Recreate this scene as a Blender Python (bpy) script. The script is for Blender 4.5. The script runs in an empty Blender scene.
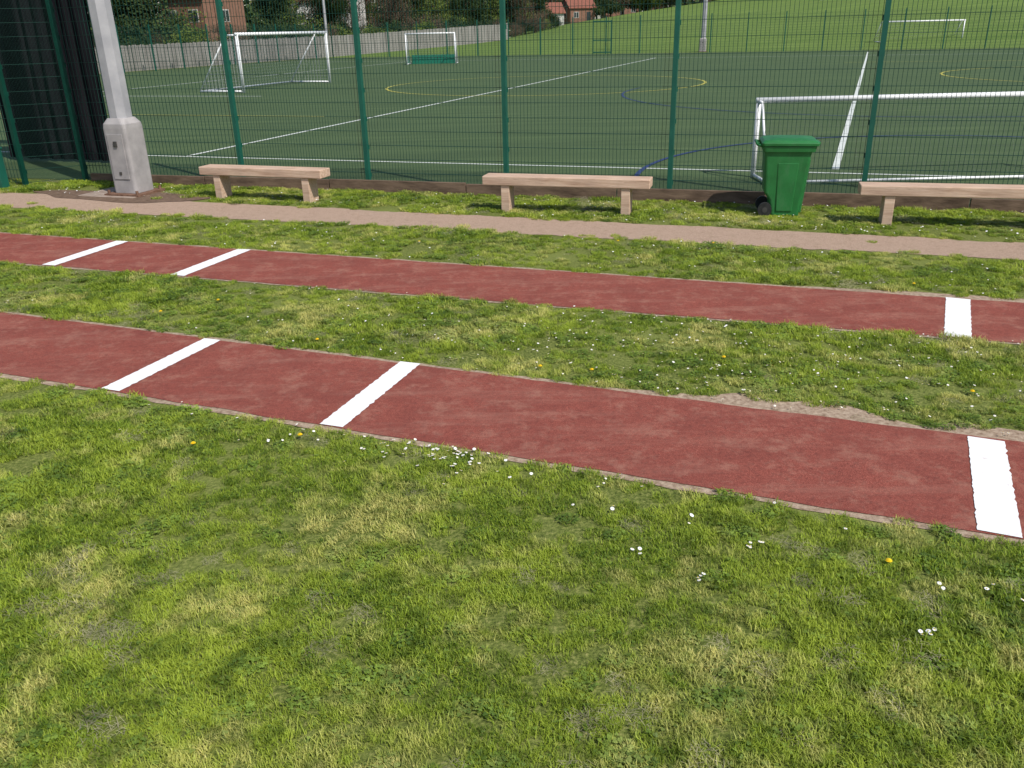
import bpy, math, random
import numpy as np
from mathutils import Vector, Matrix, noise as mnoise
random.seed(7); rng=np.random.default_rng(7)
scene=bpy.context.scene
COL=scene.collection
A=math.radians(-18.5); cu,su=math.cos(A),math.sin(A)
def UV(u,v,z=0.0): return (u*cu - v*su, u*su + v*cu, z)
def toUV(x,y): return (x*cu+y*su, -x*su+y*cu)

# ------------------------------------------------------------------ materials
class NT:
    def __init__(s,name):
        s.m=bpy.data.materials.new(name); s.m.use_nodes=True
        s.t=s.m.node_tree; s.N=s.t.nodes; s.L=s.t.links
        s.b=s.N['Principled BSDF']; s.out=s.N['Material Output']
    def n(s,typ,**kw):
        nd=s.N.new(typ)
        for k,v in kw.items(): setattr(nd,k,v)
        return nd
    def link(s,a,b): s.L.new(a,b)
    def pos(s,scale=(1,1,1),rot=0):
        g=s.n('ShaderNodeNewGeometry'); mp=s.n('ShaderNodeMapping')
        mp.inputs['Scale'].default_value=scale; mp.inputs['Rotation'].default_value=(0,0,rot)
        s.link(g.outputs['Position'],mp.inputs['Vector']); return mp.outputs[0]
    def noise(s,vec,scale,detail=4,rough=0.6):
        nd=s.n('ShaderNodeTexNoise'); nd.inputs['Scale'].default_value=scale
        nd.inputs['Detail'].default_value=detail; nd.inputs['Roughness'].default_value=rough
        s.link(vec,nd.inputs['Vector']); return nd.outputs['Fac']
    def ramp(s,fac,stops):
        r=s.n('ShaderNodeValToRGB'); e=r.color_ramp.elements
        while len(e)<len(stops): e.new(0.5)
        for el,(p,c) in zip(e,stops):
            el.position=p; el.color=(c[0],c[1],c[2],1) if hasattr(c,'__len__') else (c,c,c,1)
        s.link(fac,r.inputs[0]); return r.outputs[0]
    def mix(s,fac,a,b,mode='MIX'):
        m=s.n('ShaderNodeMix',data_type='RGBA',blend_type=mode)
        for sock,v in ((m.inputs[0],fac),(m.inputs[6],a),(m.inputs[7],b)):
            if isinstance(v,bpy.types.NodeSocket): s.link(v,sock)
            elif hasattr(v,'__len__'): sock.default_value=(v[0],v[1],v[2],1)
            else: sock.default_value=v
        return m.outputs[2]
    def bump(s,h,strength=0.4,dist=0.01):
        b=s.n('ShaderNodeBump'); b.inputs['Strength'].default_value=strength; b.inputs['Distance'].default_value=dist
        s.link(h,b.inputs['Height']); s.link(b.outputs[0],s.b.inputs['Normal'])
    def col(s,c):
        if isinstance(c,bpy.types.NodeSocket): s.link(c,s.b.inputs['Base Color'])
        else: s.b.inputs['Base Color'].default_value=(c[0],c[1],c[2],1)
    def rough(s,r,spec=0.3):
        s.b.inputs['Roughness'].default_value=r; s.b.inputs['Specular IOR Level'].default_value=spec

def simple(name,c1,c2,scale=8,rough=0.6,spec=0.3,bump=0.2,bd=0.005,detail=5,metal=0,stretch=(1,1,1),rot=0):
    n=NT(name); p=n.pos(stretch,rot); f=n.noise(p,scale,detail)
    n.col(n.ramp(f,[(0.3,c1),(0.7,c2)])); n.rough(rough,spec); n.b.inputs['Metallic'].default_value=metal
    if bump: n.bump(n.noise(p,scale*4,3),bump,bd)
    return n.m

M={}
n=NT('ground_soil_grass'); p=n.pos()
big=n.noise(p,0.9,4); fine=n.noise(p,45,4,0.7); 
c=n.ramp(fine,[(0.3,(0.040,0.055,0.014)),(0.5,(0.12,0.15,0.032)),(0.68,(0.27,0.27,0.09))])
c=n.mix(n.ramp(big,[(0.45,0.0),(0.65,0.55)]),c,(0.20,0.23,0.06))
n.col(c); n.rough(0.95,0.1); n.bump(fine,0.8,0.02); M['soil']=n.m
n=NT('hill_grass'); p=n.pos()
b1=n.noise(p,0.05,4); b2=n.noise(n.pos((0.3,1.6,1),math.radians(10)),0.35,5); b3=n.noise(p,3.0,5)
c=n.ramp(b2,[(0.3,(0.075,0.140,0.024)),(0.7,(0.145,0.220,0.050))])
c=n.mix(n.ramp(b1,[(0.35,0.0),(0.7,0.7)]),c,(0.085,0.140,0.034)); c=n.mix(n.ramp(b3,[(0.3,0.0),(0.75,0.45)]),c,(0.17,0.20,0.06))
n.col(c); n.rough(0.95,0.1); M['hill']=n.m
n=NT('artificial_turf'); p=n.pos()
st=n.noise(n.pos((0.22,2.6,1),-A),0.9,5,0.7); sp=n.noise(p,60,3); bl=n.noise(p,0.22,4)
c=n.ramp(st,[(0.3,(0.028,0.052,0.020)),(0.5,(0.052,0.088,0.034)),(0.7,(0.090,0.132,0.052))])
c=n.mix(n.ramp(bl,[(0.35,0.0),(0.7,0.6)]),c,(0.046,0.076,0.032)); c=n.mix(n.ramp(sp,[(0.35,0.0),(0.7,0.45)]),c,(0.11,0.14,0.07))
n.col(c); n.rough(0.85,0.15); n.bump(sp,0.4,0.01); M['turf']=n.m
n=NT('red_rubber_track'); p=n.pos()
g1=n.noise(p,150,3,0.85); g2=n.noise(p,2.2,6,0.65); g3=n.noise(n.pos((1,1,1)),5,6,0.78); g5=n.noise(p,38,4,0.75); g6=n.noise(n.pos((0.5,3,1),math.radians(22)),1.6,5,0.7)
c=n.ramp(g1,[(0.28,(0.105,0.027,0.021)),(0.5,(0.245,0.062,0.045)),(0.72,(0.44,0.150,0.108))])
c=n.mix(n.ramp(g2,[(0.38,0.0),(0.66,0.6)]),c,(0.175,0.047,0.036))
c=n.mix(n.ramp(g5,[(0.32,0.5),(0.52,0.0)]),c,(0.09,0.028,0.024))
c=n.mix(n.ramp(g3,[(0.50,0.0),(0.74,0.6)]),c,(0.38,0.20,0.145))
c=n.mix(n.ramp(g6,[(0.50,0.0),(0.75,0.45)]),c,(0.35,0.175,0.13))
n.col(c); n.rough(0.9,0.2); n.bump(g1,0.7,0.006); M['track']=n.m
n=NT('white_line_paint'); p=n.pos()
g1=n.noise(p,160,3,0.8); g3=n.noise(p,14,6,0.75)
c=n.ramp(g1,[(0.25,(0.64,0.64,0.64)),(0.6,(0.82,0.82,0.82))]); c=n.mix(n.ramp(g3,[(0.58,0.0),(0.74,0.7)]),c,(0.52,0.42,0.38))
n.col(c); n.rough(0.75,0.2); n.bump(g1,0.5,0.004); M['paint']=n.m
M['turf_white']=simple('turf_line_white',(0.46,0.50,0.46),(0.62,0.64,0.61),6,0.8)
M['turf_yellow']=simple('turf_line_yellow',(0.34,0.32,0.06),(0.46,0.42,0.09),6,0.8)
M['turf_blue']=simple('turf_line_blue',(0.018,0.035,0.10),(0.025,0.045,0.13),6,0.8)
n=NT('dirt_path_earth'); p=n.pos()
g1=n.noise(p,70,5,0.8); g2=n.noise(p,1.6,6,0.65); g4=n.noise(p,9,5,0.75)
c=n.ramp(g1,[(0.28,(0.20,0.130,0.09)),(0.5,(0.40,0.280,0.21)),(0.72,(0.58,0.45,0.35))]); c=n.mix(n.ramp(g2,[(0.35,0.0),(0.7,0.6)]),c,(0.42,0.30,0.225))
c=n.mix(n.ramp(g4,[(0.52,0.0),(0.72,0.55)]),c,(0.22,0.165,0.10))
n.col(c); n.rough(0.95,0.1); n.bump(g1,0.9,0.015); M['dirt']=n.m
M['edging']=simple('edging_dust',(0.20,0.135,0.09),(0.46,0.36,0.27),30,0.95,0.1,0.6,0.01)
M['darkdirt']=simple('brown_earth',(0.085,0.055,0.038),(0.20,0.135,0.095),14,0.9,0.15,0.6,0.01)
n=NT('bench_timber'); tc=n.n('ShaderNodeTexCoord'); mp=n.n('ShaderNodeMapping'); mp.inputs['Scale'].default_value=(1.2,14,14)
n.link(tc.outputs['Object'],mp.inputs[0]); w=n.noise(mp.outputs[0],2.2,6,0.65); w2=n.noise(mp.outputs[0],9,4); w3=n.noise(tc.outputs['Object'],2.5,4)
c=n.ramp(w,[(0.3,(0.35,0.22,0.15)),(0.5,(0.52,0.36,0.26)),(0.72,(0.66,0.50,0.38))]); c=n.mix(n.ramp(w2,[(0.58,0.0),(0.75,0.6)]),c,(0.2,0.13,0.09)); c=n.mix(n.ramp(w3,[(0.4,0.0),(0.7,0.4)]),c,(0.34,0.25,0.20))
n.col(c); n.rough(0.75,0.25); n.bump(w,0.4,0.006); M['wood']=n.m
M['fence_green']=simple('fence_green_paint',(0.006,0.075,0.052),(0.010,0.10,0.068),5,0.4,0.45,0)
M['mesh_green']=simple('fence_mesh_green',(0.004,0.035,0.026),(0.006,0.05,0.036),5,0.5,0.35,0)
M['galv']=simple('mast_grey_paint',(0.27,0.27,0.29),(0.39,0.385,0.40),3,0.5,0.4,0.1)
M['galv_pink']=simple('mast_base_paint',(0.25,0.235,0.235),(0.38,0.355,0.35),4,0.55,0.35,0.15)
M['dark_metal']=simple('dark_metal',(0.03,0.03,0.03),(0.07,0.065,0.06),20,0.5,0.4,0)
M['rust']=simple('rusty_plate',(0.10,0.05,0.03),(0.22,0.13,0.09),18,0.8,0.2,0.4)
M['screen']=simple('black_netting',(0.005,0.005,0.007),(0.013,0.013,0.016),4,0.9,0.08,0.5,0.05,stretch=(1,1,0.15))
M['concrete']=simple('concrete',(0.22,0.165,0.13),(0.36,0.29,0.24),9,0.9,0.2,0.4)
M['board']=simple('kick_board_timber',(0.07,0.045,0.032),(0.20,0.135,0.095),5,0.85,0.2,0.5,0.01,stretch=(0.5,1,2),rot=-A)
M['goal_white']=simple('goal_white_paint',(0.70,0.71,0.72),(0.80,0.80,0.80),5,0.35,0.5,0)
M['net']=simple('goal_net_white',(0.38,0.39,0.39),(0.50,0.50,0.50),5,0.8,0.2,0)
M['net_dark']=simple('goal_net_green',(0.10,0.12,0.10),(0.18,0.20,0.18),5,0.8,0.2,0)
M['green_pad']=simple('green_pad',(0.01,0.12,0.08),(0.015,0.18,0.11),5,0.6,0.3,0)
n=NT('bin_green_plastic'); p=n.pos(); f1=n.noise(p,5,5); f2=n.noise(n.pos((1,1,.3)),14,5,.7)
c=n.ramp(f1,[(0.3,(0.012,0.115,0.026)),(0.7,(0.020,0.170,0.042))]); c=n.mix(n.ramp(f2,[(0.52,0.0),(0.75,0.45)]),c,(0.07,0.17,0.08))
n.col(c); n.rough(0.48,0.45); n.bump(n.noise(p,60,3),0.1,0.003); M['bin']=n.m
M['rubber']=simple('black_rubber',(0.012,0.012,0.012),(0.03,0.03,0.03),20,0.7,0.3,0)
M['fence_boards']=simple('pale_fence_boards',(0.20,0.185,0.17),(0.38,0.355,0.33),1.6,0.85,0.2,0,stretch=(1,1,0.2))
M['brick']=simple('house_brick',(0.17,0.09,0.06),(0.26,0.14,0.10),3,0.9,0.2,0)
M['render']=simple('house_render',(0.50,0.48,0.45),(0.62,0.60,0.57),1,0.85,0.2,0)
M['roof']=simple('roof_slate',(0.05,0.045,0.045),(0.11,0.09,0.085),3,0.8,0.3,0)
M['roof_red']=simple('roof_clay_tile',(0.17,0.065,0.045),(0.25,0.10,0.07),3,0.8,0.2,0)
M['glass']=simple('window_glass',(0.02,0.025,0.03),(0.04,0.05,0.06),1,0.1,0.6,0)
M['bark']=simple('bark',(0.06,0.042,0.03),(0.13,0.095,0.07),5,0.9,0.1,0)
def leafmat(name,c1,c2,c3):
    n=NT(name); p=n.pos(); f=n.noise(p,0.6,3)
    c=n.ramp(f,[(0.3,c1),(0.5,c2),(0.7,c3)])
    n.col(c); n.rough(0.7,0.2)
    tr=n.n('ShaderNodeBsdfTranslucent'); n.link(c,tr.inputs[0]); mx=n.n('ShaderNodeMixShader'); mx.inputs[0].default_value=0.25
    n.link(n.b.outputs[0],mx.inputs[1]); n.link(tr.outputs[0],mx.inputs[2]); n.link(mx.outputs[0],n.out.inputs[0]); return n.m
M['leaf_a']=leafmat('leaf_spring_green',(0.050,0.078,0.014),(0.10,0.145,0.026),(0.18,0.22,0.045))
M['leaf_b']=leafmat('leaf_dark_green',(0.016,0.032,0.011),(0.036,0.062,0.017),(0.065,0.10,0.028))
M['leaf_c']=leafmat('buds_brown',(0.07,0.046,0.032),(0.13,0.09,0.06),(0.18,0.145,0.08))
def blademat(name,dark,mid,light,dry,transl=0.3,dryamt=(0.50,0.66)):
    n=NT(name); p=n.pos()
    at=n.n('ShaderNodeAttribute',attribute_name='brnd')
    big=n.noise(p,1.2,3,0.65); med=n.noise(p,7.0,3,0.65); big2=n.noise(n.pos((1,1,1),0.7),1.5,4,0.75)
    c=n.ramp(at.outputs['Fac'],[(0.0,dark),(0.5,mid),(1.0,light)])
    c=n.mix(n.ramp(big,[(0.42,0.0),(0.60,0.8)]),c,light)
    c=n.mix(n.ramp(med,[(0.36,0.7),(0.52,0.0)]),c,dark)
    hi=n.n('ShaderNodeMath',operation='MULTIPLY'); n.link(n.ramp(big2,[(dryamt[0],0.0),(dryamt[1],0.95)]),hi.inputs[0]); n.link(n.ramp(at.outputs['Fac'],[(0.1,0.3),(0.6,1.0)]),hi.inputs[1])
    c=n.mix(hi.outputs[0],c,dry)
    n.col(c); n.rough(0.5,0.28)
    tr=n.n('ShaderNodeBsdfTranslucent'); n.link(c,tr.inputs[0]); mx=n.n('ShaderNodeMixShader'); mx.inputs[0].default_value=transl
    n.link(n.b.outputs[0],mx.inputs[1]); n.link(tr.outputs[0],mx.inputs[2]); n.link(mx.outputs[0],n.out.inputs[0]); return n.m
M['blade']=blademat('grass_blade',(0.075,0.135,0.012),(0.24,0.35,0.030),(0.43,0.52,0.060),(0.74,0.68,0.24),0.42,(0.50,0.63))
M['clover']=blademat('clover_leaf',(0.060,0.110,0.018),(0.14,0.225,0.034),(0.25,0.35,0.055),(0.40,0.42,0.13),0.3)
M['straw']=blademat('dry_clippings',(0.13,0.12,0.09),(0.27,0.25,0.17),(0.46,0.42,0.25),(0.60,0.54,0.30),0.2)
M['petal']=simple('daisy_petal',(0.75,0.75,0.75),(0.85,0.85,0.85),50,0.6,0.2,0)
M['pollen']=simple('yellow_flower',(0.75,0.48,0.01),(0.85,0.60,0.02),50,0.6,0.2,0)

# ------------------------------------------------------------------ mesh helper
class MB:
    def __init__(s): s.v=[]; s.f=[]; s.m=[]; s.sm=[]
    def add(s,vs,fs,mi=0,smooth=False):
        o=len(s.v); s.v+= [tuple(x) for x in vs]
        for f in fs: s.f.append([i+o for i in f]); s.m.append(mi); s.sm.append(smooth)
    def box(s,x0,x1,y0,y1,z0,z1,mi=0,T=None):
        vs=[(x,y,z) for z in (z0,z1) for y in (y0,y1) for x in (x0,x1)]
        if T: vs=[T@Vector(v) for v in vs]
        s.add(vs,[(0,2,3,1),(4,5,7,6),(0,1,5,4),(2,6,7,3),(0,4,6,2),(1,3,7,5)],mi)
    def loft(s,rings,mi=0,cap=True,smooth=False):
        n=len(rings[0]); vs=[p for r in rings for p in r]; fs=[]
        for i in range(len(rings)-1):
            for j in range(n): fs.append((i*n+j,i*n+(j+1)%n,(i+1)*n+(j+1)%n,(i+1)*n+j))
        if cap: fs.append(tuple(range(n))[::-1]); fs.append(tuple((len(rings)-1)*n+j for j in range(n)))
        s.add(vs,fs,mi,smooth)
    def tube(s,a,b,r0,r1=None,n=8,mi=0,cap=True,smooth=True):
        a=Vector(a); b=Vector(b); r1=r0 if r1 is None else r1; d=(b-a)
        if d.length<1e-6: return
        d.normalize(); x=d.orthogonal().normalized(); y=d.cross(x)
        R=[]
        for c,r in ((a,r0),(b,r1)): R.append([c+x*(math.cos(2*math.pi*k/n)*r)+y*(math.sin(2*math.pi*k/n)*r) for k in range(n)])
        s.loft(R,mi,cap,smooth)
    def mesh(s,name,mats):
        me=bpy.data.meshes.new(name); me.from_pydata(s.v,[],s.f); 
        for m in mats: me.materials.append(m)
        me.polygons.foreach_set('material_index',s.m); me.polygons.foreach_set('use_smooth',s.sm); me.update(); return me
    def obj(s,name,mats,parent=None,loc=(0,0,0),rotz=0,bevel=0):
        o=bpy.data.objects.new(name,s.mesh(name,mats)); COL.objects.link(o); o.location=loc; o.rotation_euler=(0,0,rotz)
        if parent: o.parent=parent
        if bevel:
            b=o.modifiers.new('bevel','BEVEL'); b.width=bevel; b.segments=2; b.limit_method='ANGLE'
        return o
def empty(name,loc=(0,0,0),rotz=0):
    e=bpy.data.objects.new(name,None); COL.objects.link(e); e.location=loc; e.rotation_euler=(0,0,rotz); e.empty_display_size=0.2; return e

# ------------------------------------------------------------------ terrain
def sst(t): t=max(0,min(1,t)); return t*t*(3-2*t)
def hgt(x,y):
    u,v=toUV(x,y)
    if v<=80: return 0.0
    g=float(np.interp(x*200/max(y,60),[-60,0,30,68,120,260],[0.3,1.2,5.2,9.5,12.5,16]))
    t=(v-80)/125
    r=t if t<1 else 1+ (1-math.exp(-(t-1)*0.8))*0.25
    return g*min(r,1.35)*sst((v-80)/18+0.15) 
us=[-900,-500,-300,-200,-150,-120,-100]+list(range(-90,141,6))+[160,200,260,350,500,900]
vs_=[-500,-200,-60,-20,80]+[80+4*i for i in range(1,40)]+[250,270,300,340,400,500,700,1100]
mb=MB(); nv=[];
for v in vs_:
    for u in us:
        x,y,_=UV(u,v); nv.append((x,y,hgt(x,y)))
nu=len(us)
for j in range(len(vs_)-1):
    for i in range(nu-1):
        mb.f.append([j*nu+i,j*nu+i+1,(j+1)*nu+i+1,(j+1)*nu+i]); mb.m.append(0 if vs_[j]<79 else 1); mb.sm.append(True)
mb.v=nv; mb.obj('ground',[M['soil'],M['hill']])

def sheet(name,pts,z,mat):
    mb=MB(); mb.add([(x,y,z) for x,y in pts],[tuple(range(len(pts)))]); return mb.obj(name,[mat])
def ribbon_pts(xs,lo,hi,jit,seed,sc=3.0):
    P=[];Q=[]
    for x in xs:
        P.append((x,lo(x)+mnoise.noise(Vector((x*sc,seed,0)))*jit+mnoise.noise(Vector((x*sc*6,seed+9,0)))*jit*0.4))
        Q.append((x,hi(x)+mnoise.noise(Vector((x*sc,seed+5,0)))*jit+mnoise.noise(Vector((x*sc*6,seed+19,0)))*jit*0.4))
    return P,Q
def strip(name,xs,lo,hi,z,mat,jit=0.0,seed=1,sc=3.0):
    P,Q=ribbon_pts(xs,lo,hi,jit,seed,sc); n=len(xs); mb=MB()
    mb.add([(x,y,z) for x,y in P]+[(x,y,z) for x,y in Q],[(i,i+1,n+i+1,n+i) for i in range(n-1)]); return mb.obj(name,[mat])
X=list(np.arange(-16,11.01,0.06))
nlo=lambda x:5.30-.403*(x+2.71); nhi=lambda x:6.31-.400*(x+2.34)
flo=lambda x:8.81-.349*(x+4.9); fhi=lambda x:9.86-.356*(x+4.49)
plo=lambda x:12.32-.340*(x+7.3); phi=lambda x:13.64-.3596*(x+8.02)
worn=lambda x:0.26*sst((x-0.5)/1.2)*(0.5+0.9*mnoise.noise(Vector((x*2.3,3,0))))
strip('runway_edging',X,lambda x:nlo(x)-0.055,lambda x:nhi(x)+0.05+max(0,worn(x)),0.004,M['edging'],0.03,11)
strip('runway_edging',X,lambda x:flo(x)-0.03,lambda x:fhi(x)+0.05+0.10*sst((x-2)/2),0.004,M['edging'],0.03,21)
strip('runway',X,nlo,nhi,0.008,M['track'],0.016,31)
strip('runway',X,flo,fhi,0.008,M['track'],0.016,41)
strip('dirt_path',X,plo,phi,0.004,M['dirt'],0.10,51,1.5)
def board(p,q,w,seed):
    mb=MB(); p=Vector(p+(0,)); q=Vector(q+(0,)); d=(q-p); L=d.length; d.normalize(); s=Vector((d.y,-d.x,0)); N=60; vs=[]
    for i in range(N+1):
        c=p+d*(L*i/N)
        a=w/2+mnoise.noise(Vector((i*.5,seed,0)))*0.011; b=w/2+mnoise.noise(Vector((i*.5,seed+7,0)))*0.011
        vs.append(c-s*a+Vector((0,0,.012))); vs.append(c+s*b+Vector((0,0,.012)))
    mb.add(vs,[(2*i,2*i+1,2*i+3,2*i+2) for i in range(N)]); return mb.obj('painted_take_off_line',[M['paint']])
board((-2.715,5.31),(-2.335,6.30),.155,1); board((-1.10,4.66),(-.725,5.69),.16,2); board((2.225,3.32),(2.665,4.28),.185,3)
board((-4.86,8.80),(-4.52,9.87),.17,4); board((-3.31,8.26),(-2.93,9.31),.17,5); board((3.33,5.95),(3.80,6.90),.185,6)
# ------------------------------------------------------------------ pitch
fl=lambda x:13.62-.3095*(x+4.15)      # fence line
sheet('artificial_turf_pitch',[(-16.5,fl(-16.5)+.10),(14,fl(14)+.10),(36,fl(36)+.1),UV(62,79)[:2],UV(-45,79)[:2],UV(-45,10)[:2]],0.006,M['turf'])
def line(name,p,q,w,z,mat):
    p=Vector((p[0],p[1],z)); q=Vector((q[0],q[1],z)); d=(q-p).normalized(); s=Vector((d.y,-d.x,0))*w/2
    mb=MB(); mb.add([p-s,p+s,q+s,q-s],[(0,1,2,3)]); return mb.obj(name,[mat])
def arc(name,c,r,a0,a1,w,z,mat,n=64):
    mb=MB(); vs=[]
    for i in range(n+1):
        a=a0+(a1-a0)*i/n
        for rr in (r-w/2,r+w/2): vs.append((c[0]+rr*math.cos(a),c[1]+rr*math.sin(a),z))
    mb.add(vs,[(2*i,2*i+1,2*i+3,2*i+2) for i in range(n)]); return mb.obj(name,[mat])
W=M['turf_white']
V0=14.45
line('pitch_marking',UV(-30,V0),UV(50,V0),.07,.011,W)
line('pitch_marking',UV(-11.56,V0+.1),UV(-10.7,67.2),.10,.012,W)
line('pitch_marking',UV(-40,67.3),UV(50,67.3),.10,.011,W)
line('pitch_marking',(5.27,13.87),(27.75,69.35),.11,.013,W)
line('pitch_marking',UV(-30,V0+.1),UV(-30,67.2),.10,.012,W)
line('pitch_marking',UV(-30,30),UV(-20,30),.10,.014,W)
line('pitch_marking',UV(-40,22.5),UV(-13,22.5),.06,.014,M['turf_yellow'])
arc('pitch_marking',(1.7,38.4),6.7,0,2*math.pi,.10,.015,M['turf_yellow'],96)
arc('pitch_marking',(25.1,36.2),6.8,0,2*math.pi,.10,.015,M['turf_yellow'],96)
line('pitch_marking',UV(2,56),UV(45,56),.10,.013,M['turf_yellow'])
arc('pitch_marking',(7.5,12.4),5.6,math.radians(60),math.radians(175),.08,.016,M['turf_blue'])
arc('pitch_marking',(13,30),9,math.radians(150),math.radians(300),.08,.016,M['turf_blue'])

# ------------------------------------------------------------------ fence
def panel_mesh(L,z0,z1,dv,dh,r,dbl):
    mb=MB(); n=round(L/dv)
    for i in range(n):
        x=(i+.5)*dv; mb.box(x-r,x+r,-r,r,z0,z1)
    k=int((z1-z0)/dh)
    for j in range(k+1):
        z=z0+j*dh
        q=4
        for i in range(q):
            mb.box(L*i/q,L*(i+1)/q,r,3*r,z-r*1.1,z+r*1.1)
            if dbl: mb.box(L*i/q,L*(i+1)/q,-3*r,-r,z-r*1.1,z+r*1.1)
    return mb.mesh('wire_mesh',[M['mesh_green']])
PM={}
def fence(name,pts,h,kind,post=.030,hf=None):
    if kind not in PM: PM[kind]=panel_mesh(2.3,.06,h,.05,.2,.0025,True) if kind=='near' else panel_mesh(3.0,.06,h,.10,.2,.004,False)
    L0=2.3 if kind=='near' else 3.0
    e=empty(name); mp=MB()
    for i,(x,y) in enumerate(pts):
        zz=0
        T=Matrix.Translation((x,y,0))@Matrix.Rotation(A,4,'Z')
        mp.box(-post,post,-post*1.2,post*1.2,zz-.3,zz+h+.05,0,T)
        mp.box(-post*1.1,post*1.1,-post*1.3,post*1.3,zz+h+.05,zz+h+.07,0,T)
        for k in range(int(h/.4)):
            mp.box(-post*1.3,post*1.3,post*1.22,post*1.6,zz+.2+k*.4,zz+.26+k*.4,0,T)
        if i<len(pts)-1:
            x2,y2=pts[i+1]; Lp=math.hypot(x2-x,y2-y)
            o=bpy.data.objects.new('wire_mesh_panel',PM[kind]); COL.objects.link(o); o.parent=e
            o.location=(x,y+.05,0); o.rotation_euler=(0,0,math.atan2(y2-y,x2-x)); o.scale=(Lp/L0,1,1)
    mp.obj('posts',[M['fence_green']],e); return e
xs=[-7.05,-4.15,-2.08,-.01,2.2,4.54,6.85,9.2,11.6,14.0]
fence('mesh_fence',[(x,fl(x)) for x in xs],4.5,'near')
fence('mesh_fence',[(-16.5,16.75),(-13.6,15.88),(-10.7,15.0),(-7.85,14.12)],4.5,'near')
fence('mesh_fence',[(-7.85,14.12),(-7.05,fl(-7.05))],4.5,'near')
mb=MB()
mb.box(-.07,.07,-.07,.07,-.1,.62,0); mb.box(-.085,.085,-.085,.085,.62,.65,0)
mb.obj('green_bollard',[M['fence_green']],None,(-8.13,13.95,0),A,.006)
mb=MB(); d=Vector((1,-.3095,0)).normalized(); ang=math.atan2(d.y,d.x)
for i in range(10):
    mb.box(i*2.2,i*2.2+2.185,.0,.05,-.05,.150+.008*(i%3),0)
mb.obj('timber_kick_board',[M['board']],None,(-6.9,fl(-6.9)-.085,0),ang,.004)
fence('mesh_fence',[UV(-44+3*i,79)[:2] for i in range(36)],3.0,'far',.04)
fence('mesh_fence',[UV(-44,15+3.2*i)[:2] for i in range(21)],3.0,'far',.04)
e=empty('fence_gate',UV(-17.3,78.8),A); mb=MB()
mb.box(-.85,-.77,-.05,.05,0,2.75); mb.box(.77,.85,-.05,.05,0,2.75); mb.box(-.77,.77,-.04,.04,2.6,2.7); mb.box(-.77,.77,-.04,.04,.1,.2); mb.box(-.77,.77,-.04,.04,1.1,1.18)
mb.obj('frame',[M['fence_green']],e)
e=empty('boarded_fence'); mb=MB()
T=Matrix(((cu,-su,0,0),(su,cu,0,0),(0,0,1,0),(0,0,0,1)))
v=12.0
while v<140:
    x,y,_=UV(-46,v); z=hgt(x,y); h=1.65+.08*random.random()+ (v-50)*.009*(v>50)
    mb.box(-46.02,-45.99,v,v+.165,z-.1,z+h,0,T); v+=.2
v=12
while v<139:
    x,y,_=UV(-46,v); z=hgt(x,y)
    mb.box(-46.10,-46.02,v,v+3,z+.4,z+.5,0,T); mb.box(-46.10,-46.02,v,v+3,z+1.4,z+1.5,0,T); mb.box(-46.22,-46.10,v,v+.12,z-.1,z+1.75,0,T); v+=3
mb.obj('boards',[M['fence_boards']],e)

# ------------------------------------------------------------------ goals
def goal(loc,rot,w,h,d,r,dn,rn,pads=False,topd=.25,net='net'):
    e=empty('football_goal',loc,rot); mb=MB(); nb=MB()
    for x in (0,w):
        mb.tube((x,0,0),(x,0,h),r); mb.tube((x,0,h-r*.5),(x,topd*d,h-r*.5),r*.6); mb.tube((x,topd*d,h-r*.5),(x,d,r),r*.5); mb.tube((x,0,r),(x,d,r),r*.6)
    mb.tube((-r,0,h),(w+r,0,h),r); mb.tube((0,d,r),(w,d,r),r*.5)
    mb.obj('frame',[M['goal_white']],e)
    nx=int(w/dn); back=lambda t: (topd*d+(d-topd*d)*t, (h-r)*(1-t)+r*t)
    for i in range(nx+1):
        x=w*i/nx; y0,z0=back(0); y1,z1=back(1); nb.tube((x,0,h-r),(x,y0,z0),rn,n=3,cap=False); nb.tube((x,y0,z0),(x,y1,z1),rn,n=3,cap=False)
    k=int(h*1.15/dn)
    for j in range(k+1):
        y,z=back(j/k); nb.tube((0,y,z),(w,y,z),rn,n=3,cap=False)
        for x in (0,w): nb.tube((x,0,z),(x,y,z),rn,n=3,cap=False)
    for x in (0,w):
        for q in range(1,max(2,int(d/dn))):
            y=d*q/max(2,int(d/dn)); t=max(0,(y-topd*d)/(d-topd*d)); nb.tube((x,y,r),(x,y,back(t)[1]),rn,n=3,cap=False)
    nb.obj('net',[M[net]],e)
    if pads:
        pb=MB(); pb.box(.15,w-.15,d*.9,d*.9+.1,.0,.62,0); pb.box(-.1,.0,.1,d,.0,.55,0); pb.obj('base_padding',[M['green_pad']],e)
    return e
goal((3.80,13.35,0.006),0.0,4.88,1.13,-.75,.04,.12,.0012,net='net_dark')
goal((-10.8,37.2,0),math.atan2(6.36,2.42),6.7,2.25,2.2,.065,.16,.004)
goal((-6.96,64.87,0),-.05,3.5,2.05,1.6,.05,.2,.006,True)
g=goal((33.3,80.6,hgt(33.3,80.6)+.05),.0,7.1,1.7,1.8,.07,.25,.004)
goal((48.5,140,hgt(48.5,140)),.1,3.6,2.4,1.6,.07,.3,.004)

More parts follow.
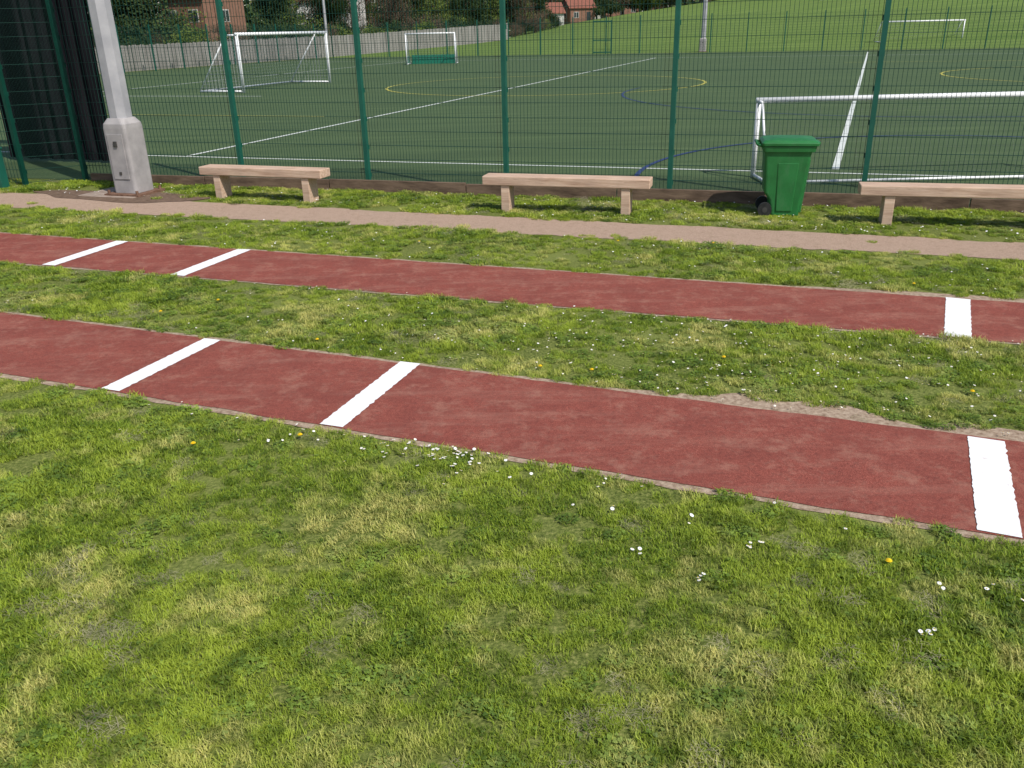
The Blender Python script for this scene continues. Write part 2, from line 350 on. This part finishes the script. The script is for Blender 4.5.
# ------------------------------------------------------------------ benches
def bench(x,y,rot,L=2.35,lg=.78):
    e=empty('timber_bench',(x,y,0),rot)
    mb=MB(); mb.box(-L/2,L/2,-.14,.14,.345,.46); mb.obj('seat',[M['wood']],e,bevel=.01)
    for i,s in enumerate((-1,1)):
        mb=MB(); mb.box(-.055,.055,-.12,.12,-.05,.344); mb.obj('leg_%d'%(i+1),[M['wood']],e,(s*lg,0,0),0,.006)
bench(-3.48,12.42,math.radians(-19),2.00,.73); bench(.75,10.98,math.radians(-16.5),2.16,.78); bench(5.20,9.66,math.radians(-15),2.3,.82)

# ------------------------------------------------------------------ wheelie bin
def rr(x0,x1,y0,y1,z,r=.04,n=4):
    P=[]
    for cx,cy,a in ((x1-r,y1-r,0),(x0+r,y1-r,90),(x0+r,y0+r,180),(x1-r,y0+r,270)):
        for k in range(n+1):
            t=math.radians(a+90*k/n); P.append((cx+r*math.cos(t),cy+r*math.sin(t),z))
    return P
e=empty('wheelie_bin',(3.40,10.57,0),math.radians(-12)); e.scale=(.87,.9,.93)
mb=MB()
mb.loft([rr(-.17,.22,-.20,.20,.02),rr(-.20,.235,-.215,.215,.22),rr(-.275,.25,-.225,.225,.32),rr(-.31,.30,-.265,.265,.80),rr(-.315,.31,-.27,.27,.84)],0)
mb.loft([rr(-.335,.345,-.295,.295,.842),rr(-.345,.36,-.305,.305,.90),rr(-.345,.36,-.305,.305,.915)],0)
for y in (-.16,0,.16): mb.loft([rr(.21,.245,y-.03,y+.03,.06,.01),rr(.27,.31,y-.03,y+.03,.74,.01)],0)
for s in (-1,1):
    mb.loft([rr(-.10,.12,s*.20-.018,s*.20+.018,.08,.015),rr(-.13,.15,s*.25-.012,s*.25+.012,.70,.01)],0)
mb.obj('body',[M['bin']],e,bevel=.004)
mb=MB()
mb.loft([rr(-.36,.385,-.32,.32,.918),rr(-.365,.39,-.325,.325,.955),rr(-.33,.34,-.28,.28,.985,.06),rr(-.20,.20,-.17,.17,1.005,.08)],0,smooth=False)
mb.box(.375,.42,-.14,.14,.925,.95); mb.obj('lid',[M['bin']],e,bevel=.006)
mb=MB(); mb.tube((-.42,-.24,.93),(-.42,.24,.93),.016)
for y in (-.24,0,.24): mb.tube((-.34,y,.91),(-.42,y,.93),.016)
mb.obj('handle',[M['bin']],e)
mb=MB(); mb.tube((-.25,-.25,.1),(-.25,.25,.1),.012,mi=1)
for s in (-1,1):
    mb.tube((-.25,s*.215,.1),(-.25,s*.268,.1),.095,n=24,smooth=False); mb.tube((-.25,s*.268,.1),(-.25,s*.272,.1),.035,n=16,mi=1,smooth=False)
mb.obj('wheels',[M['rubber'],M['dark_metal']],e)

# ------------------------------------------------------------------ floodlight masts
def mast(loc,rot,r0,r1,H,detail=True):
    e=empty('floodlight_mast',loc,rot); mb=MB()
    o=lambda r,z,n=8:[(r*math.cos(math.pi/8+2*math.pi*k/n),r*math.sin(math.pi/8+2*math.pi*k/n),z) for k in range(n)]
    mb.loft([o(r0,1.10),o(r1,H)],0); mb.obj('shaft',[M['galv']],e)
    mb=MB(); q=r0*1.25
    mb.loft([rr(-q,q,-q,q,.04,.05),rr(-q,q,-q,q,.98,.05),rr(-q*.98,q*.98,-q*.98,q*.98,1.04,.06),rr(-r0*.95,r0*.95,-r0*.95,r0*.95,1.12,.08)],0)
    mb.obj('base_compartment',[M['galv_pink']],e,bevel=.005)
    mb=MB(); mb.box(-q*.66,q*.66,-q-.012,-q-.001,.25,.90,0); mb.box(-.03,.03,-q-.03,-q-.013,.72,.80,1); mb.box(-.02,.02,-q-.025,-q-.013,.32,.36,1); mb.obj('access_door',[M['galv_pink'],M['dark_metal']],e,bevel=.003)
    mb=MB(); mb.box(-q-.1,q+.1,-q-.1,q+.1,.0,.04,0)
    for sx in (-1,1):
        for sy in (-1,1): mb.tube((sx*(q+.05),sy*(q+.05),.04),(sx*(q+.05),sy*(q+.05),.09),.022,n=6,smooth=False)
    mb.obj('base_plate',[M['rust']],e)
    mb=MB(); mb.box(-1.3,1.3,-.06,.06,H,H+.12,0)
    for x in (-1.1,-.4,.4,1.1): mb.box(x-.25,x+.25,-.1,.35,H+.16,H+.42,1)
    mb.obj('floodlights',[M['galv'],M['dark_metal']],e)
mast((-5.70,13.20,.0),math.radians(-18),.165,.12,12)
mast((17.4,79.9,0),A,.22,.14,15); mast((-18.3,95,hgt(-18.3,95)),A,.16,.1,15)
sheet('brown_earth_patch',[(-5.9+1.45*math.cos(t)*(1+.15*math.sin(3*t)),12.98+.42*math.sin(t)*(1+.2*math.cos(5*t))-.33*1.45*math.cos(t)) for t in np.linspace(0,2*math.pi,40,endpoint=False)],.009,M['darkdirt'])  # dark brown ellipse on the ground around the mast base
mb=MB(); mb.box(-.6,.42,-.34,.40,-.05,.016); mb.obj('concrete_pad',[M['concrete']],None,(-5.85,13.2,0),A,.01)

# ------------------------------------------------------------------ black netting curtain
def curtain(p,q,h,name):
    mb=MB(); N=60; p=Vector(p+(0,));q=Vector(q+(0,)); d=(q-p).normalized(); s=Vector((-d.y,d.x,0)); rows=14; vs=[]
    for j in range(rows+1):
        for i in range(N+1):
            c=p.lerp(q,i/N)+s*(.05*math.sin(i*.9+.4*math.sin(j*.5))+.03*math.sin(i*2.3)); vs.append((c.x,c.y,.05+(h-.05)*j/rows))
    mb.add(vs,[(j*(N+1)+i,j*(N+1)+i+1,(j+1)*(N+1)+i+1,(j+1)*(N+1)+i) for j in range(rows) for i in range(N)],0,True)
    return mb.obj(name,[M['screen']])
curtain((-9.9,17.5),(-7.42,16.65),4.2,'windbreak_netting')

# ------------------------------------------------------------------ houses
HL=[]
def house(loc,rot,w,d,h,rh,wall,roof,floors=2,clear=0):
    if clear: HL.append((loc[0],loc[1],clear))
    e=empty('house' if wall!='brick' else 'brick_house',loc,rot)
    mb=MB(); mb.box(-w/2,w/2,-d/2,d/2,-1,h); mb.add([(-w/2,-d/2,h),(-w/2,d/2,h),(-w/2,0,h+rh)],[(0,1,2)]); mb.add([(w/2,-d/2,h),(w/2,d/2,h),(w/2,0,h+rh)],[(0,2,1)]); mb.obj('walls',[M[wall]],e)
    mb=MB(); k=.35; a=rh/(d/2)
    for s in (-1,1):
        mb.add([(-w/2-k,s*(d/2+k),h-a*k+.05),(w/2+k,s*(d/2+k),h-a*k+.05),(w/2+k,0,h+rh+.05),(-w/2-k,0,h+rh+.05),(-w/2-k,s*(d/2+k),h-a*k+.2),(w/2+k,s*(d/2+k),h-a*k+.2),(w/2+k,0,h+rh+.2),(-w/2-k,0,h+rh+.2)],[(0,1,2,3),(4,5,6,7),(0,1,5,4),(0,3,7,4),(1,2,6,5)])
    mb.obj('roof',[M[roof]],e)
    mb=MB(); mb.box(-w*.32-.4,-w*.32+.4,-.3,.3,h+rh*.5,h+rh+1.0); mb.obj('chimney',[M['brick']],e)
    fr=MB(); nw=max(2,int(w/2.6))
    for fl_ in range(floors):
        for i in range(nw):
            cx=-w/2+w*(i+.5)/nw; cz=1.5+fl_*2.7
            for s in (-1,1):
                y=s*d/2
                if fl_==0 and i==nw//2:
                    fr.box(cx-.5,cx+.5,y-.04,y+.04,0,2.1,1); continue
                fr.box(cx-.62,cx+.62,y-.03,y+.03,cz-.62,cz+.62,0); fr.box(cx-.54,cx-.04,y-.05,y+.05,cz-.54,cz+.54,1); fr.box(cx+.04,cx+.54,y-.05,y+.05,cz-.54,cz+.54,1)
        for s in (-1,1):
            x=s*w/2; cz=1.5+fl_*2.7
            fr.box(x-.03,x+.03,-.62,.62,cz-.62,cz+.62,0); fr.box(x-.05,x+.05,-.54,-.04,cz-.54,cz+.54,1); fr.box(x-.05,x+.05,.04,.54,cz-.54,cz+.54,1)
    fr.obj('windows_and_door',[M['render'],M['glass']],e)
def H(x,y): return (x,y,hgt(x,y))
house(H(-32.5,101),-.35,5.5,7,6.2,3,'brick','roof',clear=7.5); house(H(-44,104),-.3,10,8,6.4,3,'render','roof',clear=7); house(H(-76,112),-.3,12,8,6.4,3,'render','roof')
house(H(-25,134),-.2,8,8,6.4,3,'render','roof_red',clear=7); house(H(-8,190),-.1,10,8,6.4,3,'render','roof')
house(H(9.6,208),.25,6.5,6,3.0,2.0,'render','roof_red',1,clear=6); house(H(17,212),.3,6,6,3.0,2.0,'brick','roof_red',1,clear=6)
house(H(15,250),.1,11,7,5,2.6,'render','roof'); house(H(32,255),.1,9,7,5,2.6,'brick','roof_red')

# ------------------------------------------------------------------ trees
def tree_mesh(name,H_,R,base,leaf,nl,ls,seed,wood=True,lowcrown=.25):
    r=random.Random(seed); mb=MB(); tips=[]
    def br(p,d,L,rad,lv):
        seg=3; 
        for i in range(seg):
            q=p+d*(L/seg); mb.tube(p,q,rad*(1-.25*i/seg),rad*(1-.25*(i+1)/seg),5,0,False); p=q
            d=(d+Vector((r.uniform(-.18,.18),r.uniform(-.18,.18),r.uniform(-.05,.15)))).normalized()
            if lv>0 and i>=0:
                for k in range(2):
                    a=r.uniform(0,6.28); nd=(d*.55+Vector((math.cos(a),math.sin(a),r.uniform(.0,.5)))*.8).normalized(); br(p,nd,L*r.uniform(.5,.7),rad*.5,lv-1)
        tips.append(p)
        if lv<=1: tips.append(p-d*L*.4)
    th=H_*lowcrown
    mb.tube((0,0,-.5),(0,0,th),base,base*.8,8,0,False)
    br(Vector((0,0,th)),Vector((0,0,1)),H_*.5,base*.75,3)
    for k in range(4):
        a=k*1.57+r.uniform(-.4,.4); br(Vector((0,0,th*r.uniform(.7,1.2))),Vector((math.cos(a),math.sin(a),.6)).normalized(),R*.8,base*.45,2)
    sc=[t for t in tips if t.z<=H_*1.05]
    for i in range(nl):
        t=sc[r.randrange(len(sc))]; c=t+Vector((r.gauss(0,.38),r.gauss(0,.38),r.gauss(0,.32)))*(R/3.2)
        a=Vector((r.gauss(0,1),r.gauss(0,1),r.gauss(0,1))).normalized(); b=a.orthogonal().normalized(); s=ls*r.uniform(.6,1.3)
        mb.add([c-a*s,c+b*s*.55,c+a*s,c-b*s*.55],[(0,1,2,3)],1)
    return mb.mesh(name,[M['bark'],leaf])
TA=tree_mesh('deciduous_tree',10,3.6,.22,M['leaf_a'],6000,.15,1,lowcrown=.10)
TB=tree_mesh('dark_tree',9,3.4,.22,M['leaf_b'],9000,.17,2,lowcrown=.08)
TC=tree_mesh('bare_tree',11,3.8,.24,M['leaf_c'],3500,.09,3,lowcrown=.10)
BU=tree_mesh('bush',3.6,2.4,.10,M['leaf_b'],5000,.13,4,lowcrown=.05)
BG=tree_mesh('bush_green',3.4,2.4,.10,M['leaf_a'],5000,.12,5,lowcrown=.05)
BC=tree_mesh('bush_brown',3.8,2.4,.10,M['leaf_c'],3000,.07,6,lowcrown=.05)
def put(me,name,x,y,s,skip=True):
    if skip and any((x-a)**2+(y-b)**2<c*c for a,b,c in HL): return
    o=bpy.data.objects.new(name,me); COL.objects.link(o); o.location=(x,y,hgt(x,y)-.1); o.rotation_euler=(0,0,random.uniform(0,6.28)); o.scale=(s*random.uniform(.9,1.15),s*random.uniform(.9,1.15),s)
R2=random.Random(5)
for i in range(46):
    v=30+i*3.4; x,y,_=UV(-49.0-R2.uniform(0,2.5),v); k=R2.random()
    put(BU if k<.35 else BG if k<.7 else BC,'garden_bush',x,y,R2.uniform(.55,1.1),False)
for i in range(60):
    v=34+i*3.6; x,y,_=UV(-54-R2.uniform(0,12),v); k=R2.random()
    if k<.35: put(TC,'bare_tree',x,y,R2.uniform(.8,1.2))
    elif k<.68: put(TB,'evergreen_tree',x,y,R2.uniform(.8,1.1))
    else: put(TA,'deciduous_tree',x,y,R2.uniform(.8,1.1))
for i in range(14):
    x=-30+i*2.6+R2.uniform(-1,1); y=172+R2.uniform(-8,8); put([TB,TC,TA,TB][i%4],'evergreen_tree' if i%4 in(0,3) else 'deciduous_tree',x,y,R2.uniform(.8,1.1))
for i in range(44):
    a=i/43; x=-18+95*a+R2.uniform(-1,1); y=206+R2.uniform(-5,6)+10*math.sin(a*5)
    k=R2.random()
    if 5<x<20.5: 
        y+=33 if k<.7 else -14; me_=[TB,TA,TC][i%3] if k<.7 else BU; put(me_,'hillside_tree',x,y,R2.uniform(.9,1.2) if k<.7 else .35); continue
    put([BU,BG,TB,TB,TC][int(k*5)],'hillside_tree',x,y,R2.uniform(.8,1.2)*(1.3 if k<.4 else 1))
mb=MB(); rr_=random.Random(9)
for i in range(520):
    x=rr_.uniform(-330,330); y=rr_.uniform(275,330)+abs(x)*.05; z=hgt(x,y); Ht=rr_.uniform(8,14); m=rr_.choice([0,1,1,2])
    for k in range(60):
        th=rr_.uniform(0,6.28); ph=rr_.uniform(.0,1); rad=rr_.uniform(.5,1)*4.5*math.sin(math.pi*(.12+.85*ph))
        c=Vector((x+rad*math.cos(th),y+rad*math.sin(th),z+Ht*(.05+.95*ph))); a=Vector((rr_.gauss(0,1),rr_.gauss(0,1),rr_.gauss(0,1))).normalized(); b=a.orthogonal().normalized(); s=rr_.uniform(.7,1.4)
        mb.add([c-a*s,c+b*s*.7,c+a*s,c-b*s*.7],[(0,1,2,3)],m)
mb.obj('distant_trees',[M['leaf_a'],M['leaf_b'],M['leaf_c']])

# ------------------------------------------------------------------ grass tufts
GC=bpy.data.collections.new('grass_tuft_variants')
def tuft(name,kind,seed,nb,rad,clov=0):
    r=random.Random(seed); vs=[];fs=[];br=[]; mi=[]
    for i in range(nb+clov):
        kd=kind if i<nb else 'clover'
        a=r.uniform(0,6.28); d=rad*math.sqrt(r.random()); x,y=d*math.cos(a),d*math.sin(a); q=r.random()
        if kd=='blade':
            h=r.uniform(.012,.032); w=r.uniform(.0012,.0022); t=r.uniform(0,6.28); lean=r.uniform(.3,1.4)*h
            lx,ly=math.cos(t)*lean,math.sin(t)*lean; wx,wy=math.cos(t+1.57+r.uniform(-.5,.5))*w,math.sin(t+1.57)*w; o=len(vs)
            vs+=[(x-wx,y-wy,0),(x+wx,y+wy,0),(x+lx*.35-wx*.9,y+ly*.35-wy*.9,h*.6),(x+lx*.35+wx*.9,y+ly*.35+wy*.9,h*.6),(x+lx,y+ly,h)]
            fs+=[(o,o+1,o+3,o+2),(o+2,o+3,o+4)]; br+=[q]*2; mi+=[0]*2
        elif kd=='clover':
            h=r.uniform(.008,.022); s=r.uniform(.003,.006); tx,ty=r.uniform(-.4,.4),r.uniform(-.4,.4)
            for k in range(3):
                b=a+k*2.09; cx,cy=x+math.cos(b)*s,y+math.sin(b)*s; o=len(vs)
                for m in range(5):
                    px,py=s*math.cos(m*1.257),s*math.sin(m*1.257); vs.append((cx+px,cy+py,h+tx*px+ty*py))
                fs.append(tuple(range(o,o+5))); br.append(q); mi.append(1)
        else:
            h=r.uniform(.008,.022); L=r.uniform(.015,.045); t=r.uniform(0,6.28); w=.0012; o=len(vs); dx,dy=math.cos(t)*L/2,math.sin(t)*L/2; dz=r.uniform(-.006,.006)
            vs+=[(x-dx-dy/L*w,y-dy+dx/L*w,h-dz),(x-dx+dy/L*w,y-dy-dx/L*w,h-dz),(x+dx+dy/L*w,y+dy-dx/L*w,h+dz),(x+dx-dy/L*w,y+dy+dx/L*w,h+dz)]
            fs.append((o,o+1,o+2,o+3)); br.append(q); mi.append(2)
    me=bpy.data.meshes.new(name); me.from_pydata(vs,[],fs); at=me.attributes.new('brnd','FLOAT','FACE'); at.data.foreach_set('value',br)
    for k in ('blade','clover','straw'): me.materials.append(M[k])
    me.polygons.foreach_set('material_index',mi)
    o=bpy.data.objects.new(name,me); GC.objects.link(o)
for i in range(6): tuft('tuft_%d'%i,'blade',i+1,200,.07,8 if i%2 else 0)
tuft('tuft_6','blade',14,90,.07,70); tuft('tuft_7','blade',17,60,.07,90); tuft('tuft_8','straw',5,90,.08)
def fbm(x,y,s,seed): return mnoise.fractal(Vector((x*s,y*s,seed)),1.0,2.0,4)
pts=[];rot=[];scl=[];idx=[]
def try_add(x,y,near):
    j=.05*mnoise.noise(Vector((x*4,y*4,0)))+.02*mnoise.noise(Vector((x*15,y*15,0)))
    if nlo(x)-.055+j*1.1<y<nhi(x)+.045+j*1.1: return
    if flo(x)-.03+j*1.1<y<fhi(x)+.05+j*1.1: return
    jp=.20*mnoise.noise(Vector((x*1.2,y*1.2,5)))+.10*mnoise.noise(Vector((x*6,y*6,5)))
    if plo(x)+jp+.02<y<phi(x)-.02+jp*.8:
        if R3.random()>.015: return
    if y>fl(x)-.10: return
    w=worn(x)
    if w>.03 and nhi(x)<y<nhi(x)+w and R3.random()>.12: return
    if x>2 and fhi(x)<y<fhi(x)+.14 and R3.random()>.3: return
    if (x+5.95)**2/2.2+((y-13.1)+.33*(x+5.95))**2/.28<1 and R3.random()>.1: return
    f=fbm(x,y,.9,3.3); c=fbm(x,y,.7,8.1); bare=fbm(x,y,1.8,12.7)
    if bare>.42 and R3.random()>.35: return
    pc=.04+.45*max(0,min(1,c*1.5+.3))*(1.0 if y>nlo(x)-.4 else .12)
    tt=y+.40*x; streak=mnoise.noise(Vector((tt*4.5,x*.5,2.2)))
    ps=.02+.25*max(0,f-.2)+.8*max(0,streak-.34)
    k=R3.random()
    i=R3.choice((6,7)) if k<pc else (8 if k<pc+ps else R3.randrange(6))
    d=math.hypot(x,y)
    pts.append((x,y,.002)); rot.append((R3.uniform(-.12,.12),R3.uniform(-.12,.12),R3.uniform(0,6.28)))
    hgtv=.85+.4*fbm(x,y,.6,1.1)
    scl.append(max(.6,hgtv)*R3.uniform(.75,1.2)*(1+.06*max(0,d-4))); idx.append(i)
R3=random.Random(3)
def fill(y0,y1,x0,x1,dens):
    # jittered grid keeps the cover even with few overlaps
    s=1/math.sqrt(dens); ny=int((y1-y0)/s); nx=int((x1-x0)/s)
    for a in range(ny):
        for b in range(nx): try_add(x0+(b+R3.random())*s,y0+(a+R3.random())*s,0)
fill(1.2,3.2,-3.6,4.2,185); fill(3.2,5,-5,4.8,145); fill(5,8,-7.5,6.5,95); fill(8,11,-10,8.5,62); fill(11,15.5,-12.5,9,45)
fill(.2,1.2,-4,5,60)
me=bpy.data.meshes.new('lawn_grass'); me.from_pydata(pts,[],[])
a=me.attributes.new('rot','FLOAT_VECTOR','POINT'); a.data.foreach_set('vector',np.array(rot,dtype=np.float32).ravel())
a=me.attributes.new('scl','FLOAT','POINT'); a.data.foreach_set('value',np.array(scl,dtype=np.float32))
a=me.attributes.new('idx','INT','POINT'); a.data.foreach_set('value',np.array(idx,dtype=np.int32))
go=bpy.data.objects.new('lawn_grass',me); COL.objects.link(go)
ng=bpy.data.node_groups.new('scatter_grass','GeometryNodeTree')
ng.interface.new_socket('Geometry',in_out='INPUT',socket_type='NodeSocketGeometry'); ng.interface.new_socket('Geometry',in_out='OUTPUT',socket_type='NodeSocketGeometry')
gi=ng.nodes.new('NodeGroupInput'); goo=ng.nodes.new('NodeGroupOutput'); ip=ng.nodes.new('GeometryNodeInstanceOnPoints'); ci=ng.nodes.new('GeometryNodeCollectionInfo')
ci.inputs['Collection'].default_value=GC; ci.inputs['Separate Children'].default_value=True; ci.inputs['Reset Children'].default_value=True
def na(name,t):
    n_=ng.nodes.new('GeometryNodeInputNamedAttribute'); n_.data_type=t; n_.inputs['Name'].default_value=name; return n_.outputs['Attribute']
L=ng.links.new
L(gi.outputs[0],ip.inputs['Points']); L(ci.outputs[0],ip.inputs['Instance']); ip.inputs['Pick Instance'].default_value=True
L(na('idx','INT'),ip.inputs['Instance Index']); L(na('rot','FLOAT_VECTOR'),ip.inputs['Rotation']); L(na('scl','FLOAT'),ip.inputs['Scale']); L(ip.outputs[0],goo.inputs[0])
md=go.modifiers.new('scatter','NODES'); md.node_group=ng

# flowers
mb=MB(); R4=random.Random(12)
def okp(x,y): return not(nlo(x)-.03<y<nhi(x)+.03 or flo(x)-.03<y<fhi(x)+.03 or plo(x)<y<phi(x) or y>fl(x)-.1)
def daisy(x,y,s=1):
    if not okp(x,y): return
    z=R4.uniform(.024,.036); r=.0095*s*R4.uniform(.7,1.2); tx,ty=R4.uniform(-.4,.4),R4.uniform(-.4,.4); vs=[(x,y,z)]
    for k in range(20):
        a=k*math.pi/10; q=r if k%2==0 else r*.72; px,py=q*math.cos(a),q*math.sin(a); vs.append((x+px,y+py,z+tx*px+ty*py))
    mb.add(vs,[(0,1+k,1+(k+1)%20) for k in range(20)],0)
    mb.add([(x+.003*math.cos(k),y+.003*math.sin(k),z+.0015) for k in (0,1.05,2.1,3.14,4.2,5.24)],[tuple(range(6))],1)
    mb.tube((x,y,0),(x,y,z-.001),.0008,n=3,mi=2,cap=False)
for cx,cy,k,s in [(-.25,4.20,40,.14),(-.6,4.32,30,.17),(1.08,3.25,6,.03),(.80,3.0,4,.03),(.56,3.23,3,.04),(1.56,2.62,5,.035),(1.98,2.87,4,.06),(1.75,2.9,2,.05),(-.1,4.2,22,.3),(-1.3,4.6,14,.25),(.5,3.9,12,.25),(2.6,3.0,5,.15),(-2.2,5.0,8,.25),(1.3,3.5,8,.3)]:
    for _ in range(k): daisy(R4.gauss(cx,s),R4.gauss(cy,s*.6))
cent=[(R4.uniform(-8,7),R4.uniform(5.0,14)) for _ in range(80)]
for cx,cy in cent:
    for _ in range(R4.randint(2,12)): daisy(R4.gauss(cx,.3),R4.gauss(cy,.15),R4.uniform(.7,1.0))
for _ in range(400):
    x=R4.uniform(-8,8); daisy(x,R4.uniform(phi(x),fl(x)),1.1)
for _ in range(420):
    x=R4.triangular(-2.5,5,2); daisy(x,R4.uniform(nhi(x),flo(x)),R4.uniform(.6,.95))
for _ in range(200):
    x=R4.uniform(-6,6); daisy(x,R4.uniform(fhi(x),plo(x)),.95)
mb.obj('daisy_flowers',[M['petal'],M['pollen'],M['leaf_a']])
mb=MB()
for x,y in [(1.62,3.1),(-1.85,4.42),(-1.49,6.18),(.2,5.51),(-1.25,4.5),(.55,5.42),(2.9,4.9),(-.55,4.4),(1.2,9.2),(-2.2,10.6),(3.6,7.3),(-3,7.0),(.1,4.15),(1.5,5.6),(-2.6,7.3),(2.2,9.0),(-1.0,9.4)]:
    if not okp(x,y): continue
    z=.034
    for lay,(q,zz) in enumerate(((.016,0),(.012,.004),(.007,.007))):
        vs=[(x,y,z+zz+.002)]
        for k in range(24):
            a=k*math.pi/12+lay*.1; p_=q if k%2==0 else q*.78; vs.append((x+p_*math.cos(a),y+p_*math.sin(a),z+zz))
        mb.add(vs,[(0,1+k,1+(k+1)%24) for k in range(24)],0)
    mb.tube((x,y,0),(x,y,z),.0015,n=4,mi=1,cap=False)
mb.obj('dandelion_flowers',[M['pollen'],M['leaf_a']])

# ------------------------------------------------------------------ light
el=math.radians(50); az=Vector((.66,-.75)).normalized()
sd=Vector((az.x*math.cos(el),az.y*math.cos(el),math.sin(el)))
ld=bpy.data.lights.new('sun','SUN'); ld.energy=4.8; ld.angle=math.radians(.6); ld.color=(1,.955,.88)
lo=bpy.data.objects.new('sun',ld); COL.objects.link(lo); lo.rotation_euler=(-sd).to_track_quat('-Z','Y').to_euler()
w=bpy.data.worlds.new('World'); scene.world=w; w.use_nodes=True; nt=w.node_tree
sk=nt.nodes.new('ShaderNodeTexSky'); sk.sky_type='NISHITA'; sk.sun_disc=False; sk.sun_elevation=el; sk.sun_rotation=math.atan2(sd.x,sd.y)
nt.links.new(sk.outputs[0],nt.nodes['Background'].inputs[0]); nt.nodes['Background'].inputs[1].default_value=.125
# ------------------------------------------------------------------ camera
cd=bpy.data.cameras.new('camera'); cam=bpy.data.objects.new('camera',cd); COL.objects.link(cam)
cam.matrix_world=Matrix(((.99972,.02357,0,0),(-.00908,.38502,-.92284,0),(-.02175,.92256,.38515,2.2),(0,0,0,1)))
cd.lens=36*850/1024; cd.sensor_width=36; cd.clip_start=.05; cd.clip_end=3000
scene.camera=cam
scene.view_settings.view_transform='Standard'; scene.view_settings.look='None'; scene.view_settings.exposure=0
